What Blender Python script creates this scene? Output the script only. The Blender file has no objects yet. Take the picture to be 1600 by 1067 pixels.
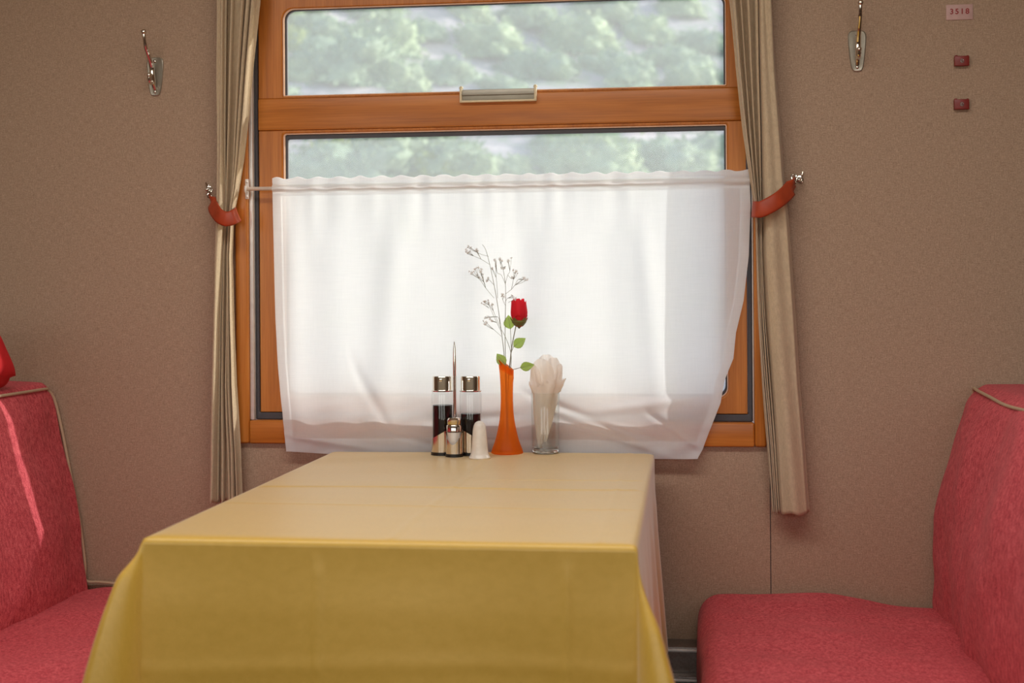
import bpy, bmesh, math, random
from mathutils import Vector, Matrix, noise

# ------------------------------------------------------------------ camera, sky, sun, exposure
S = bpy.context.scene
COL = S.collection
FPX, YAW_T, ROLL, HY, CD, CH = 2150.0, .125, .0065, 457.0, 2.95, 1.10
th = math.atan(YAW_T)
FW = Vector((-math.sin(th), math.cos(th), 0)); RT = Vector((math.cos(th), math.sin(th), 0)); UP = Vector((0, 0, 1))
RP = RT*math.cos(ROLL)-UP*math.sin(ROLL); UPP = UP*math.cos(ROLL)+RT*math.sin(ROLL)
EYE = Vector((0, -CD, CH))
cam = bpy.data.cameras.new('camera'); co = bpy.data.objects.new('camera', cam); COL.objects.link(co)
m = Matrix((RP, UPP, -FW)).transposed().to_4x4(); m.translation = EYE; co.matrix_world = m
cam.sensor_width = 36; cam.lens = FPX/1600*36; cam.shift_y = -(533.5-HY)/1600
cam.clip_start = .05; cam.clip_end = 500
cam.dof.use_dof = True; cam.dof.focus_distance = 2.86; cam.dof.aperture_fstop = 4.0
S.camera = co

W = bpy.data.worlds.new('sky'); S.world = W; W.use_nodes = True
nt = W.node_tree; nt.nodes.clear()
bg = nt.nodes.new('ShaderNodeBackground'); ou = nt.nodes.new('ShaderNodeOutputWorld')
sk = nt.nodes.new('ShaderNodeTexSky'); sk.sky_type = 'HOSEK_WILKIE'; sk.turbidity = 6; sk.ground_albedo = .4
SUNDIR = Vector((-1, -.5, -.54)).normalized()
sk.sun_direction = -SUNDIR
nt.links.new(sk.outputs[0], bg.inputs[0]); nt.links.new(bg.outputs[0], ou.inputs[0])
bg.inputs[1].default_value = 8.8

sl = bpy.data.lights.new('sun', 'SUN'); sl.energy = 4.3; sl.angle = math.radians(1.0); sl.color = (1, .97, .93)
so = bpy.data.objects.new('sun', sl); COL.objects.link(so)
so.rotation_euler = SUNDIR.to_track_quat('-Z', 'Y').to_euler()

def area(name, loc, rot, sx, sy, e, c):
    l = bpy.data.lights.new(name, 'AREA'); l.shape = 'RECTANGLE'; l.size = sx; l.size_y = sy; l.energy = e; l.color = c
    o = bpy.data.objects.new(name, l); COL.objects.link(o); o.location = loc; o.rotation_euler = rot
for i, x in enumerate((-1.9, -.4, 1.1)):      # daylight through the windows of the opposite side of the carriage
    area('window_daylight', (x, -3.52, 1.35), (math.radians(90), 0, 0), 1.0, .9, 6.0, (1, .94, .82))
area('overhead_fill', (-.4, -1.4, 2.22), (0, 0, 0), 2.4, .25, 24, (1, .98, .93))  # added fill from overhead, no fixture modelled, lifts the table top

S.view_settings.view_transform = 'Standard'; S.view_settings.look = 'None'
S.view_settings.gamma = 1; S.view_settings.use_curve_mapping = False
S.view_settings.exposure = 0.0
cy = S.cycles
cy.use_denoising = True
try: cy.denoiser = 'OPENIMAGEDENOISE'
except Exception: pass
cy.max_bounces = 10; cy.diffuse_bounces = 6; cy.glossy_bounces = 5; cy.transmission_bounces = 8; cy.transparent_max_bounces = 24
cy.sample_clamp_indirect = 8; cy.caustics_reflective = False; cy.caustics_refractive = False

# pixel -> world point on a real plane
def ray(px, py): return FW+RP*((px-800)/FPX)-UPP*((py-HY)/FPX)
def Py(px, py, y=0.0):
    d = ray(px, py); return EYE+d*((y+CD)/d.y)
def Pz(px, py, z):
    d = ray(px, py); return EYE+d*((z-CH)/d.z)

# ------------------------------------------------------------------ materials
def lin(r, g, b):
    f = lambda c: c/12.92 if c <= .04045 else ((c+.055)/1.055)**2.4
    return (f(r/255), f(g/255), f(b/255), 1)
MATS = {}
def nmat(name):
    m = bpy.data.materials.new(name); m.use_nodes = True; MATS[name] = m
    return m, m.node_tree, m.node_tree.nodes['Principled BSDF']
def L(nt, a, b): nt.links.new(a, b)
def coords(nt, scale=(1, 1, 1)):
    tc = nt.nodes.new('ShaderNodeTexCoord'); mp = nt.nodes.new('ShaderNodeMapping'); mp.inputs['Scale'].default_value = scale
    L(nt, tc.outputs['Object'], mp.inputs[0]); return mp.outputs[0]
def noi(nt, vec, scale, detail=3, rough=.5):
    n = nt.nodes.new('ShaderNodeTexNoise'); n.inputs['Scale'].default_value = scale; n.inputs['Detail'].default_value = detail
    n.inputs['Roughness'].default_value = rough; L(nt, vec, n.inputs['Vector']); return n.outputs['Fac']
def ramp(nt, fac, stops):
    r = nt.nodes.new('ShaderNodeValToRGB'); e = r.color_ramp.elements
    while len(e) < len(stops): e.new(.5)
    for i, (p, c) in enumerate(stops): e[i].position = p; e[i].color = c
    L(nt, fac, r.inputs[0]); return r.outputs[0]
def bump(nt, b, h, strength, dist):
    n = nt.nodes.new('ShaderNodeBump'); n.inputs['Strength'].default_value = strength; n.inputs['Distance'].default_value = dist
    L(nt, h, n.inputs['Height']); L(nt, n.outputs[0], b.inputs['Normal']); return n
def plain(name, c, rough=.5, metal=0, spec=.5, **k):
    m, nt, b = nmat(name)
    v = noi(nt, coords(nt), k.get('ns', 60), 2)
    d = k.get('var', .06)
    L(nt, ramp(nt, v, [(.3, tuple(x*(1-d) for x in c[:3])+(1,)), (.7, tuple(min(1, x*(1+d)) for x in c[:3])+(1,))]), b.inputs['Base Color'])
    b.inputs['Roughness'].default_value = rough; b.inputs['Metallic'].default_value = metal
    b.inputs['Specular IOR Level'].default_value = spec
    if 'sss' in k:
        b.inputs['Subsurface Weight'].default_value = k['sss']; b.inputs['Subsurface Radius'].default_value = (.02, .02, .02)
    return m
def math_n(nt, op, a, b=None):
    n = nt.nodes.new('ShaderNodeMath'); n.operation = op
    for i, v in enumerate((a, b)):
        if v is None: continue
        if isinstance(v, (int, float)): n.inputs[i].default_value = v
        else: L(nt, v, n.inputs[i])
    return n.outputs[0]

def mat_wall():
    m, nt, b = nmat('wall_vinyl')
    a = noi(nt, coords(nt, (60, 60, 700)), 1, 3, .7); c = noi(nt, coords(nt, (700, 700, 60)), 1, 3, .7)
    w = math_n(nt, 'ADD', a, c); w = math_n(nt, 'MULTIPLY', w, .5)
    sp = noi(nt, coords(nt, (1, 1, 1)), 380, 2, .6)
    w2 = math_n(nt, 'ADD', math_n(nt, 'MULTIPLY', w, .6), math_n(nt, 'MULTIPLY', sp, .4))
    L(nt, ramp(nt, w2, [(.36, lin(140, 114, 92)), (.5, lin(170, 142, 119)), (.64, lin(196, 168, 143))]), b.inputs['Base Color'])
    b.inputs['Roughness'].default_value = .62; b.inputs['Specular IOR Level'].default_value = .3
    bump(nt, b, w2, .35, .001)
mat_wall()
def mat_wood(name, axis):
    m, nt, b = nmat(name)
    sc = [34, 34, 34]; sc[axis] = 2.2
    v = coords(nt, tuple(sc)); n1 = noi(nt, v, 1.0, 5, .6)
    sc2 = [260, 260, 260]; sc2[axis] = 7
    n2 = noi(nt, coords(nt, tuple(sc2)), 1, 3, .6)
    f = math_n(nt, 'ADD', math_n(nt, 'MULTIPLY', n1, .65), math_n(nt, 'MULTIPLY', n2, .35))
    L(nt, ramp(nt, f, [(.3, lin(156, 88, 28)), (.5, lin(188, 112, 42)), (.68, lin(208, 132, 58))]), b.inputs['Base Color'])
    b.inputs['Roughness'].default_value = .34; b.inputs['Coat Weight'].default_value = .12; b.inputs['Coat Roughness'].default_value = .25; b.inputs['Specular IOR Level'].default_value = .35
    bump(nt, b, n2, .12, .0006)
mat_wood('wood_upright', 2); mat_wood('wood_level', 0)
def mat_cloth(name, c0, c1, thread=900, rough=.7, spec=.3, sheen=.2, bs=.25):
    m, nt, b = nmat(name)
    a = noi(nt, coords(nt, (thread, thread*.08, thread)), 1, 2); c = noi(nt, coords(nt, (thread*.08, thread, thread*.1)), 1, 2)
    w = math_n(nt, 'MULTIPLY', math_n(nt, 'ADD', a, c), .5)
    L(nt, ramp(nt, w, [(.35, c0), (.65, c1)]), b.inputs['Base Color'])
    b.inputs['Roughness'].default_value = rough; b.inputs['Specular IOR Level'].default_value = spec
    b.inputs['Sheen Weight'].default_value = sheen; b.inputs['Sheen Roughness'].default_value = .4
    bump(nt, b, w, bs, .0006)
    return m, nt, b
mat_cloth('yellow_cloth', lin(206, 162, 54), lin(217, 173, 68), 700, .42, .8, .5, .1)
def mat_drape():
    m, nt, b = mat_cloth('drape_cloth', lin(198, 176, 146), lin(226, 204, 172), 900, .75, .25, .25, .4)
    o = nt.nodes['Material Output']; tr = nt.nodes.new('ShaderNodeBsdfTranslucent'); tr.inputs[0].default_value = lin(220, 204, 182)
    mx = nt.nodes.new('ShaderNodeMixShader'); mx.inputs[0].default_value = .22
    L(nt, b.outputs[0], mx.inputs[1]); L(nt, tr.outputs[0], mx.inputs[2]); L(nt, mx.outputs[0], o.inputs[0])
mat_drape()
def mat_sheer():
    m, nt, b = nmat('sheer_cloth'); nt.nodes.remove(b); o = nt.nodes['Material Output']
    d = nt.nodes.new('ShaderNodeBsdfDiffuse'); t = nt.nodes.new('ShaderNodeBsdfTranslucent'); tp = nt.nodes.new('ShaderNodeBsdfTransparent')
    w = noi(nt, coords(nt, (500, 500, 25)), 1, 2); w2 = noi(nt, coords(nt, (25, 25, 500)), 1, 2)
    s = math_n(nt, 'MULTIPLY', math_n(nt, 'ADD', w, w2), .5)
    c = ramp(nt, s, [(.3, (.90, .90, .91, 1)), (.7, (.95, .95, .955, 1))])
    L(nt, c, d.inputs[0]); L(nt, c, t.inputs[0])
    m1 = nt.nodes.new('ShaderNodeMixShader'); m1.inputs[0].default_value = .58
    L(nt, d.outputs[0], m1.inputs[1]); L(nt, t.outputs[0], m1.inputs[2])
    m2 = nt.nodes.new('ShaderNodeMixShader'); m2.inputs[0].default_value = .89
    L(nt, tp.outputs[0], m2.inputs[1]); L(nt, m1.outputs[0], m2.inputs[2]); L(nt, m2.outputs[0], o.inputs[0])
mat_sheer()
def mat_thin_glass(name, tint=(1, 1, 1, 1), haze=0.0, refl=1.0, rough=.02):
    m, nt, b = nmat(name); nt.nodes.remove(b); o = nt.nodes['Material Output']
    tp = nt.nodes.new('ShaderNodeBsdfTransparent'); tp.inputs[0].default_value = tint
    gl = nt.nodes.new('ShaderNodeBsdfGlossy'); gl.inputs['Roughness'].default_value = rough
    lw = nt.nodes.new('ShaderNodeLayerWeight'); lw.inputs[0].default_value = .5
    f = math_n(nt, 'MULTIPLY', math_n(nt, 'ADD', math_n(nt, 'MULTIPLY', math_n(nt, 'POWER', lw.outputs['Facing'], 4), .6), .04), refl)
    mx = nt.nodes.new('ShaderNodeMixShader'); L(nt, f, mx.inputs[0]); L(nt, tp.outputs[0], mx.inputs[1]); L(nt, gl.outputs[0], mx.inputs[2])
    out = mx
    if haze:
        tr = nt.nodes.new('ShaderNodeBsdfTranslucent'); tr.inputs[0].default_value = (.9, .93, .95, 1)
        n = noi(nt, coords(nt), 6, 4, .6); hf = ramp(nt, n, [(.3, (haze*.94,)*3+(1,)), (.7, (haze*1.06,)*3+(1,))])
        m2 = nt.nodes.new('ShaderNodeMixShader'); L(nt, hf, m2.inputs[0]); L(nt, mx.outputs[0], m2.inputs[1]); L(nt, tr.outputs[0], m2.inputs[2]); out = m2
    L(nt, out.outputs[0], o.inputs[0])
mat_thin_glass('window_glass', (.96, .98, .975, 1), .18, .3)
mat_thin_glass('bottle_glass', (.97, .98, .98, 1), 0, 1.2)
mat_thin_glass('tumbler_glass', (.97, .98, .97, 1), 0, 1.2)
def mat_seat():
    m, nt, b = nmat('seat_fabric')
    v = coords(nt); n1 = noi(nt, coords(nt, (1, 1, .45)), 150, 3, .7); n2 = noi(nt, v, 420, 2); n3 = noi(nt, v, 6, 2)
    f = math_n(nt, 'ADD', math_n(nt, 'MULTIPLY', n1, .55), math_n(nt, 'ADD', math_n(nt, 'MULTIPLY', n2, .4), math_n(nt, 'MULTIPLY', n3, .05)))
    L(nt, ramp(nt, f, [(.36, lin(158, 44, 54)), (.5, lin(203, 80, 88)), (.66, lin(230, 114, 118))]), b.inputs['Base Color'])
    b.inputs['Roughness'].default_value = .75; b.inputs['Specular IOR Level'].default_value = .25; b.inputs['Sheen Weight'].default_value = .05
    bump(nt, b, n1, .4, .001)
mat_seat()
plain('piping_beige', lin(190, 165, 135), .6)
plain('highlight_pale', lin(238, 198, 170), .3)  # pale colour stands in for sun glare on the sash edge
plain('rubber', lin(72, 68, 72), .55, 0, .4)
plain('aluminium', lin(224, 220, 215), .35, .35)
plain('chrome', lin(225, 218, 208), .12, 1, .5, var=.02)
plain('steel_brushed', lin(150, 142, 136), .38, .9, ns=200, var=.15)
plain('plate_metal', lin(160, 152, 138), .35, .55)
plain('ivory_plastic', lin(226, 208, 172), .4)
plain('grip_grey', lin(150, 142, 128), .35, .5)
plain('white_paint', lin(222, 212, 205), .4)
plain('rod_plastic', lin(205, 186, 170), .45)
plain('strap_orange', lin(172, 64, 30), .5, 0, .5, ns=30, var=.18)
plain('pink_plate', lin(196, 158, 152), .5)
plain('red_paint', lin(150, 34, 34), .5)
plain('dark_red_plastic', lin(128, 30, 22), .4)
plain('soy_sauce', lin(20, 10, 8), .25, 0, .3, var=.2)
plain('black_plastic', lin(24, 20, 18), .4)
plain('white_ceramic', lin(228, 220, 210), .3, 0, .5, sss=.1)
plain('salt', lin(226, 214, 206), .8)
def mat_lit(name, c, t, mix, rough=.5, glossy=.4):
    m, nt, b = nmat(name); o = nt.nodes['Material Output']
    n = noi(nt, coords(nt), 45, 3)
    L(nt, ramp(nt, n, [(.3, tuple(x*.88 for x in c[:3])+(1,)), (.7, c)]), b.inputs['Base Color'])
    b.inputs['Roughness'].default_value = rough; b.inputs['Specular IOR Level'].default_value = glossy
    tr = nt.nodes.new('ShaderNodeBsdfTranslucent'); tr.inputs[0].default_value = t
    mx = nt.nodes.new('ShaderNodeMixShader'); mx.inputs[0].default_value = mix
    L(nt, b.outputs[0], mx.inputs[1]); L(nt, tr.outputs[0], mx.inputs[2]); L(nt, mx.outputs[0], o.inputs[0])
mat_lit('orange_plastic', lin(255, 136, 44), lin(255, 164, 62), .6, .35)
_n = MATS['orange_plastic'].node_tree; _o = _n.nodes['Material Output']; _src = _o.inputs[0].links[0].from_socket
_t = _n.nodes.new('ShaderNodeBsdfTransparent'); _t.inputs[0].default_value = (1, .56, .22, 1)
_m = _n.nodes.new('ShaderNodeMixShader'); _m.inputs[0].default_value = .42
L(_n, _src, _m.inputs[1]); L(_n, _t.outputs[0], _m.inputs[2]); L(_n, _m.outputs[0], _o.inputs[0])
mat_lit('leaf_green', lin(188, 206, 138), lin(216, 234, 162), .66, .5)
mat_lit('rose_red', lin(245, 46, 66), lin(255, 60, 80), .5, .6)
mat_lit('calyx_green', lin(128, 124, 66), lin(150, 140, 80), .3, .6)
mat_lit('stem_green', lin(170, 168, 155), lin(180, 178, 160), .3, .6)
mat_lit('blossom_white', lin(250, 249, 248), lin(252, 251, 250), .5, .8)
mat_lit('napkin_paper', lin(250, 244, 238), lin(253, 246, 240), .62, .9, .1)
plain('red_wool', lin(190, 16, 24), .85)
plain('table_wood', lin(120, 84, 52), .5)
plain('ceiling_paint', lin(214, 204, 188), .7)
plain('floor_vinyl', lin(96, 74, 62), .5)
def mat_ground():
    m, nt, b = nmat('hill_soil'); v = coords(nt)
    n1 = noi(nt, v, .8, 5, .6); n2 = noi(nt, v, 3.5, 4, .7)
    f = math_n(nt, 'ADD', math_n(nt, 'MULTIPLY', n1, .6), math_n(nt, 'MULTIPLY', n2, .4))
    L(nt, ramp(nt, f, [(.38, lin(130, 154, 122)), (.50, lin(172, 164, 170)), (.62, lin(212, 196, 196))]), b.inputs['Base Color'])
    b.inputs['Roughness'].default_value = .95
mat_ground()
def mat_bush(name, a, c, t):
    m, nt, b = nmat(name); o = nt.nodes['Material Output']
    n = noi(nt, coords(nt), 3.5, 5, .7)
    L(nt, ramp(nt, n, [(.36, a), (.62, c)]), b.inputs['Base Color']); b.inputs['Roughness'].default_value = .7
    tr = nt.nodes.new('ShaderNodeBsdfTranslucent'); tr.inputs[0].default_value = t
    mx = nt.nodes.new('ShaderNodeMixShader'); mx.inputs[0].default_value = .12
    L(nt, b.outputs[0], mx.inputs[1]); L(nt, tr.outputs[0], mx.inputs[2]); L(nt, mx.outputs[0], o.inputs[0])
mat_bush('bush_green', lin(130, 152, 126), lin(162, 184, 150), lin(120, 150, 110))
mat_bush('bush_olive', lin(146, 168, 132), lin(178, 196, 152), lin(138, 160, 110))
mat_bush('bush_lime', lin(140, 158, 80), lin(165, 180, 105), lin(170, 190, 90))
plain('bark', lin(110, 90, 72), .9)

# ------------------------------------------------------------------ object helpers
def link(name, me, mat=None, parent=None, smooth=True):
    o = bpy.data.objects.new(name, me); COL.objects.link(o)
    if mat: me.materials.append(MATS[mat])
    if smooth:
        for p in me.polygons: p.use_smooth = True
    if parent: o.parent = parent
    return o
def base(name, loc=(0, 0, 0)):
    o = bpy.data.objects.new(name, None); COL.objects.link(o); o.location = loc; o.empty_display_size = .05
    o['_b'] = 1; return o
def tag(o, label, cat, group=None):
    o['label'] = label; o['category'] = cat
    if group: o['group'] = group
    if '_b' in o: del o['_b']
    return o
def struct(o):
    o['kind'] = 'structure'
    if '_b' in o: del o['_b']
    return o
class MB:
    """collects geometry in WORLD coordinates; build() turns it into one mesh whose origin sits at `org`"""
    def __init__(s): s.b = bmesh.new()
    def box(s, x0, x1, y0, y1, z0, z1, bev=0, seg=2):
        r = bmesh.ops.create_cube(s.b, size=1)['verts']
        for v in r: v.co = Vector((x0+(v.co.x+.5)*(x1-x0), y0+(v.co.y+.5)*(y1-y0), z0+(v.co.z+.5)*(z1-z0)))
        if bev:
            es = list({e for v in r for e in v.link_edges})
            bmesh.ops.bevel(s.b, geom=es, offset=bev, segments=seg, profile=.5, affect='EDGES')
        return s
    def grid(s, f, nu, nv, closeu=False):
        V = [[s.b.verts.new(f(i/nu if closeu else i/(nu-1), j/(nv-1))) for i in range(nu)] for j in range(nv)]
        for j in range(nv-1):
            for i in range(nu if closeu else nu-1):
                k = (i+1) % nu
                try: s.b.faces.new((V[j][i], V[j][k], V[j+1][k], V[j+1][i]))
                except ValueError: pass
        return V
    def lathe(s, prof, c, n=32, cap0=True, cap1=True):
        V = s.grid(lambda u, v: Vector((c[0]+prof[round(v*(len(prof)-1))][0]*math.cos(u*math.tau), c[1]+prof[round(v*(len(prof)-1))][0]*math.sin(u*math.tau), c[2]+prof[round(v*(len(prof)-1))][1])), n, len(prof), True)
        if cap0: s.b.faces.new(V[0][::-1])
        if cap1: s.b.faces.new(V[-1])
        return s
    def tube(s, pts, r, n=8, cap=True):
        pts = [Vector(p) for p in pts]; R = r if isinstance(r, (list, tuple)) else [r]*len(pts)
        rings = []; ref = None
        for i, p in enumerate(pts):
            t = (pts[min(i+1, len(pts)-1)]-pts[max(i-1, 0)]).normalized()
            if ref is None:
                ref = t.orthogonal().normalized()
            ref = (ref-t*ref.dot(t)).normalized(); bi = t.cross(ref)
            rings.append([s.b.verts.new(p+(ref*math.cos(a*math.tau/n)+bi*math.sin(a*math.tau/n))*R[i]) for a in range(n)])
        for a, c in zip(rings, rings[1:]):
            for i in range(n): s.b.faces.new((a[i], a[(i+1) % n], c[(i+1) % n], c[i]))
        if cap: s.b.faces.new(rings[0][::-1]); s.b.faces.new(rings[-1])
        return s
    def ball(s, c, r, sub=2, sc=(1, 1, 1)):
        vs = bmesh.ops.create_icosphere(s.b, subdivisions=sub, radius=r)['verts']
        for v in vs: v.co = Vector((v.co.x*sc[0], v.co.y*sc[1], v.co.z*sc[2]))+Vector(c)
        return s
    def ring(s, o, i, y0, y1, ch=0.0):
        """frame between rounded rectangle o and i = (x0,x1,z0,z1,r); front y0 (room side), back y1, chamfer ch at inner front edge"""
        def loop(q, y, g=0, k=6):
            x0, x1, z0, z1, r = q; x0 -= g; x1 += g; z0 -= g; z1 += g; P = []
            ra = r if isinstance(r, tuple) else (r,)*4
            for sx, sz, a0, r in ((1, 1, 0, ra[0]), (-1, 1, 90, ra[1]), (-1, -1, 180, ra[2]), (1, -1, 270, ra[3])):
                cx = x1-r if sx > 0 else x0+r; cz = z1-r if sz > 0 else z0+r
                for t in range(k+1):
                    a = math.radians(a0+90*t/k); P.append(s.b.verts.new((cx+r*math.cos(a), y, cz+r*math.sin(a))))
            return P
        e = min(.0015, (y1-y0)*.3)
        Ls = [loop(o, y1), loop(o, y0+e), loop(o, y0, -e)]
        Ls += [loop(i, y0, ch), loop(i, y0+ch)] if ch else [loop(i, y0)]
        Ls += [loop(i, y1)]
        n = len(Ls[0])
        for a, c in zip(Ls, Ls[1:]+Ls[:1]):
            for t in range(n): s.b.faces.new((a[t], a[(t+1) % n], c[(t+1) % n], c[t]))
        return s
    def build(s, name, mat, parent=None, org=None, smooth=True, auto=35):
        b = s.b
        bmesh.ops.remove_doubles(b, verts=b.verts, dist=1e-6)
        bmesh.ops.recalc_face_normals(b, faces=b.faces)
        if org is None: org = parent.matrix_world.translation if False else (Vector(parent.location) if parent and parent.parent is None and parent.type == 'EMPTY' else Vector((0, 0, 0)))
        if parent is not None and parent.type == 'MESH': org = worldorg(parent)
        bmesh.ops.translate(b, verts=b.verts, vec=-Vector(org))
        if auto:
            lim = math.radians(auto)
            for e in b.edges:
                if len(e.link_faces) == 2 and e.calc_face_angle(0) > lim: e.smooth = False
        me = bpy.data.meshes.new(name); b.to_mesh(me); b.free()
        o = link(name, me, mat, parent, smooth)
        if parent is None: o.location = org
        return o
def worldorg(o):
    v = Vector((0, 0, 0))
    while o is not None: v += o.location; o = o.parent
    return v
def lerp(a, b, t): return a+(b-a)*t
def poly(pts, t):
    """piecewise linear/smooth lookup: pts sorted [(t, value)]"""
    if t <= pts[0][0]: return pts[0][1]
    for (a, va), (b, vb) in zip(pts, pts[1:]):
        if t <= b: return lerp(va, vb, (t-a)/(b-a))
    return pts[-1][1]
def spline(P, n=8):
    P = [Vector(p) for p in P]; out = []
    for i in range(len(P)-1):
        p0, p1, p2, p3 = P[max(i-1, 0)], P[i], P[i+1], P[min(i+2, len(P)-1)]
        for k in range(n):
            t = k/n; out.append(.5*((2*p1)+(p2-p0)*t+(2*p0-5*p1+4*p2-p3)*t*t+(3*p1-p0-3*p2+p3)*t**3))
    return out+[P[-1]]
def sm(a, b, x):
    t = max(0, min(1, (x-a)/(b-a))); return t*t*(3-2*t)
def gs(x, c, w): return math.exp(-((x-c)/w)**2)

# ------------------------------------------------------------------ the carriage shell
CX0, CX1, CZ0, CZ1 = -.983, .171, .771, 1.875     # outer edge of the window casing
IX0, IX1, IZ0, IZ1 = -.953, .146, .822, 1.825     # inner edge
WT = .038
SEAML, SEAMR = -.992, .178
b = MB()
for x0, x1 in ((-3.2, SEAML-.0009), (SEAMR+.0009, 3.2)): b.box(x0, x1, 0, WT, 0, 2.3)
b.box(SEAML+.0009, SEAMR-.0009, 0, WT, 0, IZ0-.006); b.box(SEAML+.0009, SEAMR-.0009, 0, WT, IZ1+.006, 2.3)
b.box(SEAML+.0009, IX0-.006, 0, WT, IZ0-.006, IZ1+.006); b.box(IX1+.006, SEAMR-.0009, 0, WT, IZ0-.006, IZ1+.006)
struct(b.build('wall_back', 'wall_vinyl', smooth=False))
b = MB()
for x in (SEAML, SEAMR): b.box(x-.001, x+.001, .003, WT, 0, 2.3)
struct(b.build('trim_1', 'rubber', smooth=False))
b = MB(); xs = [-3.2, -2.4, -1.4, -.9, .1, .6, 1.6, 3.2]
for i in range(7):
    if i % 2 == 0: b.box(xs[i], xs[i+1], -3.46, -3.4, 0, 2.3)
    else: b.box(xs[i], xs[i+1], -3.46, -3.4, 0, .9); b.box(xs[i], xs[i+1], -3.46, -3.4, 1.8, 2.3)
struct(b.build('wall_front', 'wall_vinyl', smooth=False))
struct(MB().box(-3.26, -3.2, -3.46, WT, 0, 2.3).build('wall_left', 'wall_vinyl', smooth=False))
struct(MB().box(3.2, 3.26, -3.46, WT, 0, 2.3).build('wall_right', 'wall_vinyl', smooth=False))
struct(MB().box(-3.26, 3.26, -3.46, WT, 2.3, 2.36).build('ceiling', 'ceiling_paint', smooth=False))
struct(MB().box(-3.26, 3.26, -3.46, WT, -.06, 0).build('floor', 'floor_vinyl', smooth=False))

# ------------------------------------------------------------------ window
w = struct(base('window_1', (-.406, 0, .771)))
YF = .016   # room face of the sash
b = MB()
for q in ((CX0, IX0), (IX1, CX1)): b.box(q[0], q[1], -.014, .028, CZ0, CZ1, .006, 4)
b.build('window_casing_upright', 'wood_upright', w)
b = MB()
b.box(IX0+.0004, IX1-.0004, -.0135, .028, CZ0, IZ0, .004, 3); b.box(IX0+.0004, IX1-.0004, -.0135, .028, IZ1, CZ1, .004, 3)
b.build('window_casing_rail', 'wood_level', w)
b = MB()
for x0, x1 in ((IX0+.0005, IX0+.0085), (IX1-.003, IX1-.0005)): b.box(x0, x1, -.004, YF+.004, IZ0+.001, IZ1-.001, .0008)
b.build('metal_channel', 'aluminium', w)
SX0, SX1, SZ0, SZ1 = -.936, .133, .838, 1.803
MB().ring((IX0+.0088, IX1-.0032, IZ0+.0005, IZ1-.0005, .002), (SX0-.001, SX1+.001, SZ0-.001, SZ1+.001, .004), YF-.005, WT, .002).build('rubber_seal', 'rubber', w)
GX0, GX1 = -.881, .093
RL = (.005, .008, .024, .024); RU = (.020, .026, .004, .004)
s1 = MB().ring((SX0, SX1, SZ0, 1.463, .001), (GX0, GX1, .872, 1.456, RL), YF, WT-.002, .003).build('lower_sash', 'wood_upright', w)
s2 = MB().ring((SX0, SX1, 1.5332, SZ1, .001), (GX0, GX1, 1.5385, 1.733, RU), YF, WT-.002, .002).build('upper_sash', 'wood_upright', w)
MB().box(SX0, SX1, YF-.004, WT-.002, 1.4632, 1.533, .0022, 3).build('middle_rail', 'wood_level', w)
mr = lambda t, d: tuple(max(.001, q-d) for q in t)
for (z0, z1, rr, gx, sh, in_) in ((.872, 1.456, RL, .009, s1, (.008, .012)), (1.5385, 1.733, RU, .0085, s2, (.0022, .004))):
    MB().ring((GX0+.0002, GX1-.0002, z0+.0002, z1-.0002, mr(rr, .0002)), (GX0+.0042, GX1-.0025, z0+(.0025 if z0 < 1 else .0012), z1-.0025, mr(rr, .003)), YF+.002, YF+.007, .0015).build('sash_highlight', 'highlight_pale', sh)  # added ring, the sunlit edge highlight is put into its pale colour
    MB().ring((GX0+.0004, GX1-.0004, z0+.0004, z1-.0004, mr(rr, .0004)), (GX0+gx, GX1-.006, z0+in_[0], z1-in_[1], mr(rr, .005)), YF+.0075, WT-.004, .001).build('glazing_seal', 'rubber', sh)
MB().box(GX0+.004, GX1-.004, YF+.011, YF+.014, .876, 1.45).build('pane', 'window_glass', s1, smooth=False)
MB().box(GX0+.004, GX1-.004, YF+.011, YF+.014, 1.5395, 1.73).build('pane', 'window_glass', s2, smooth=False)
# pull handle on the middle rail
hl = Py(719, 155, YF-.006); hr = Py(839, 152, YF-.006)
hx0, hx1 = hl.x, hr.x; hz0, hz1 = 1.513, 1.545
b = MB(); y0, y1 = YF-.016, YF-.0038
b.box(hx0, hx1, y0, y1, hz0, hz0+.0045, .0015); b.box(hx0, hx0+.0055, y0, y1, hz0, hz1, .002); b.box(hx1-.0055, hx1, y0, y1, hz0, hz1, .002)
b.ball((hx0+.003, y0+.006, hz1), .0045); b.ball((hx1-.003, y0+.006, hz1), .0045)
hd = b.build('handle', 'ivory_plastic', w); hd['label'] = 'ivory pull handle on the middle rail'
MB().box(hx0+.005, hx1-.005, y0+.003, y1, hz0+.004, hz1-.004, .001).box(hx0+.005, hx1-.005, y0-.001, y0+.004, hz0+.015, hz0+.018, .001).build('grip', 'grip_grey', hd)

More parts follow.
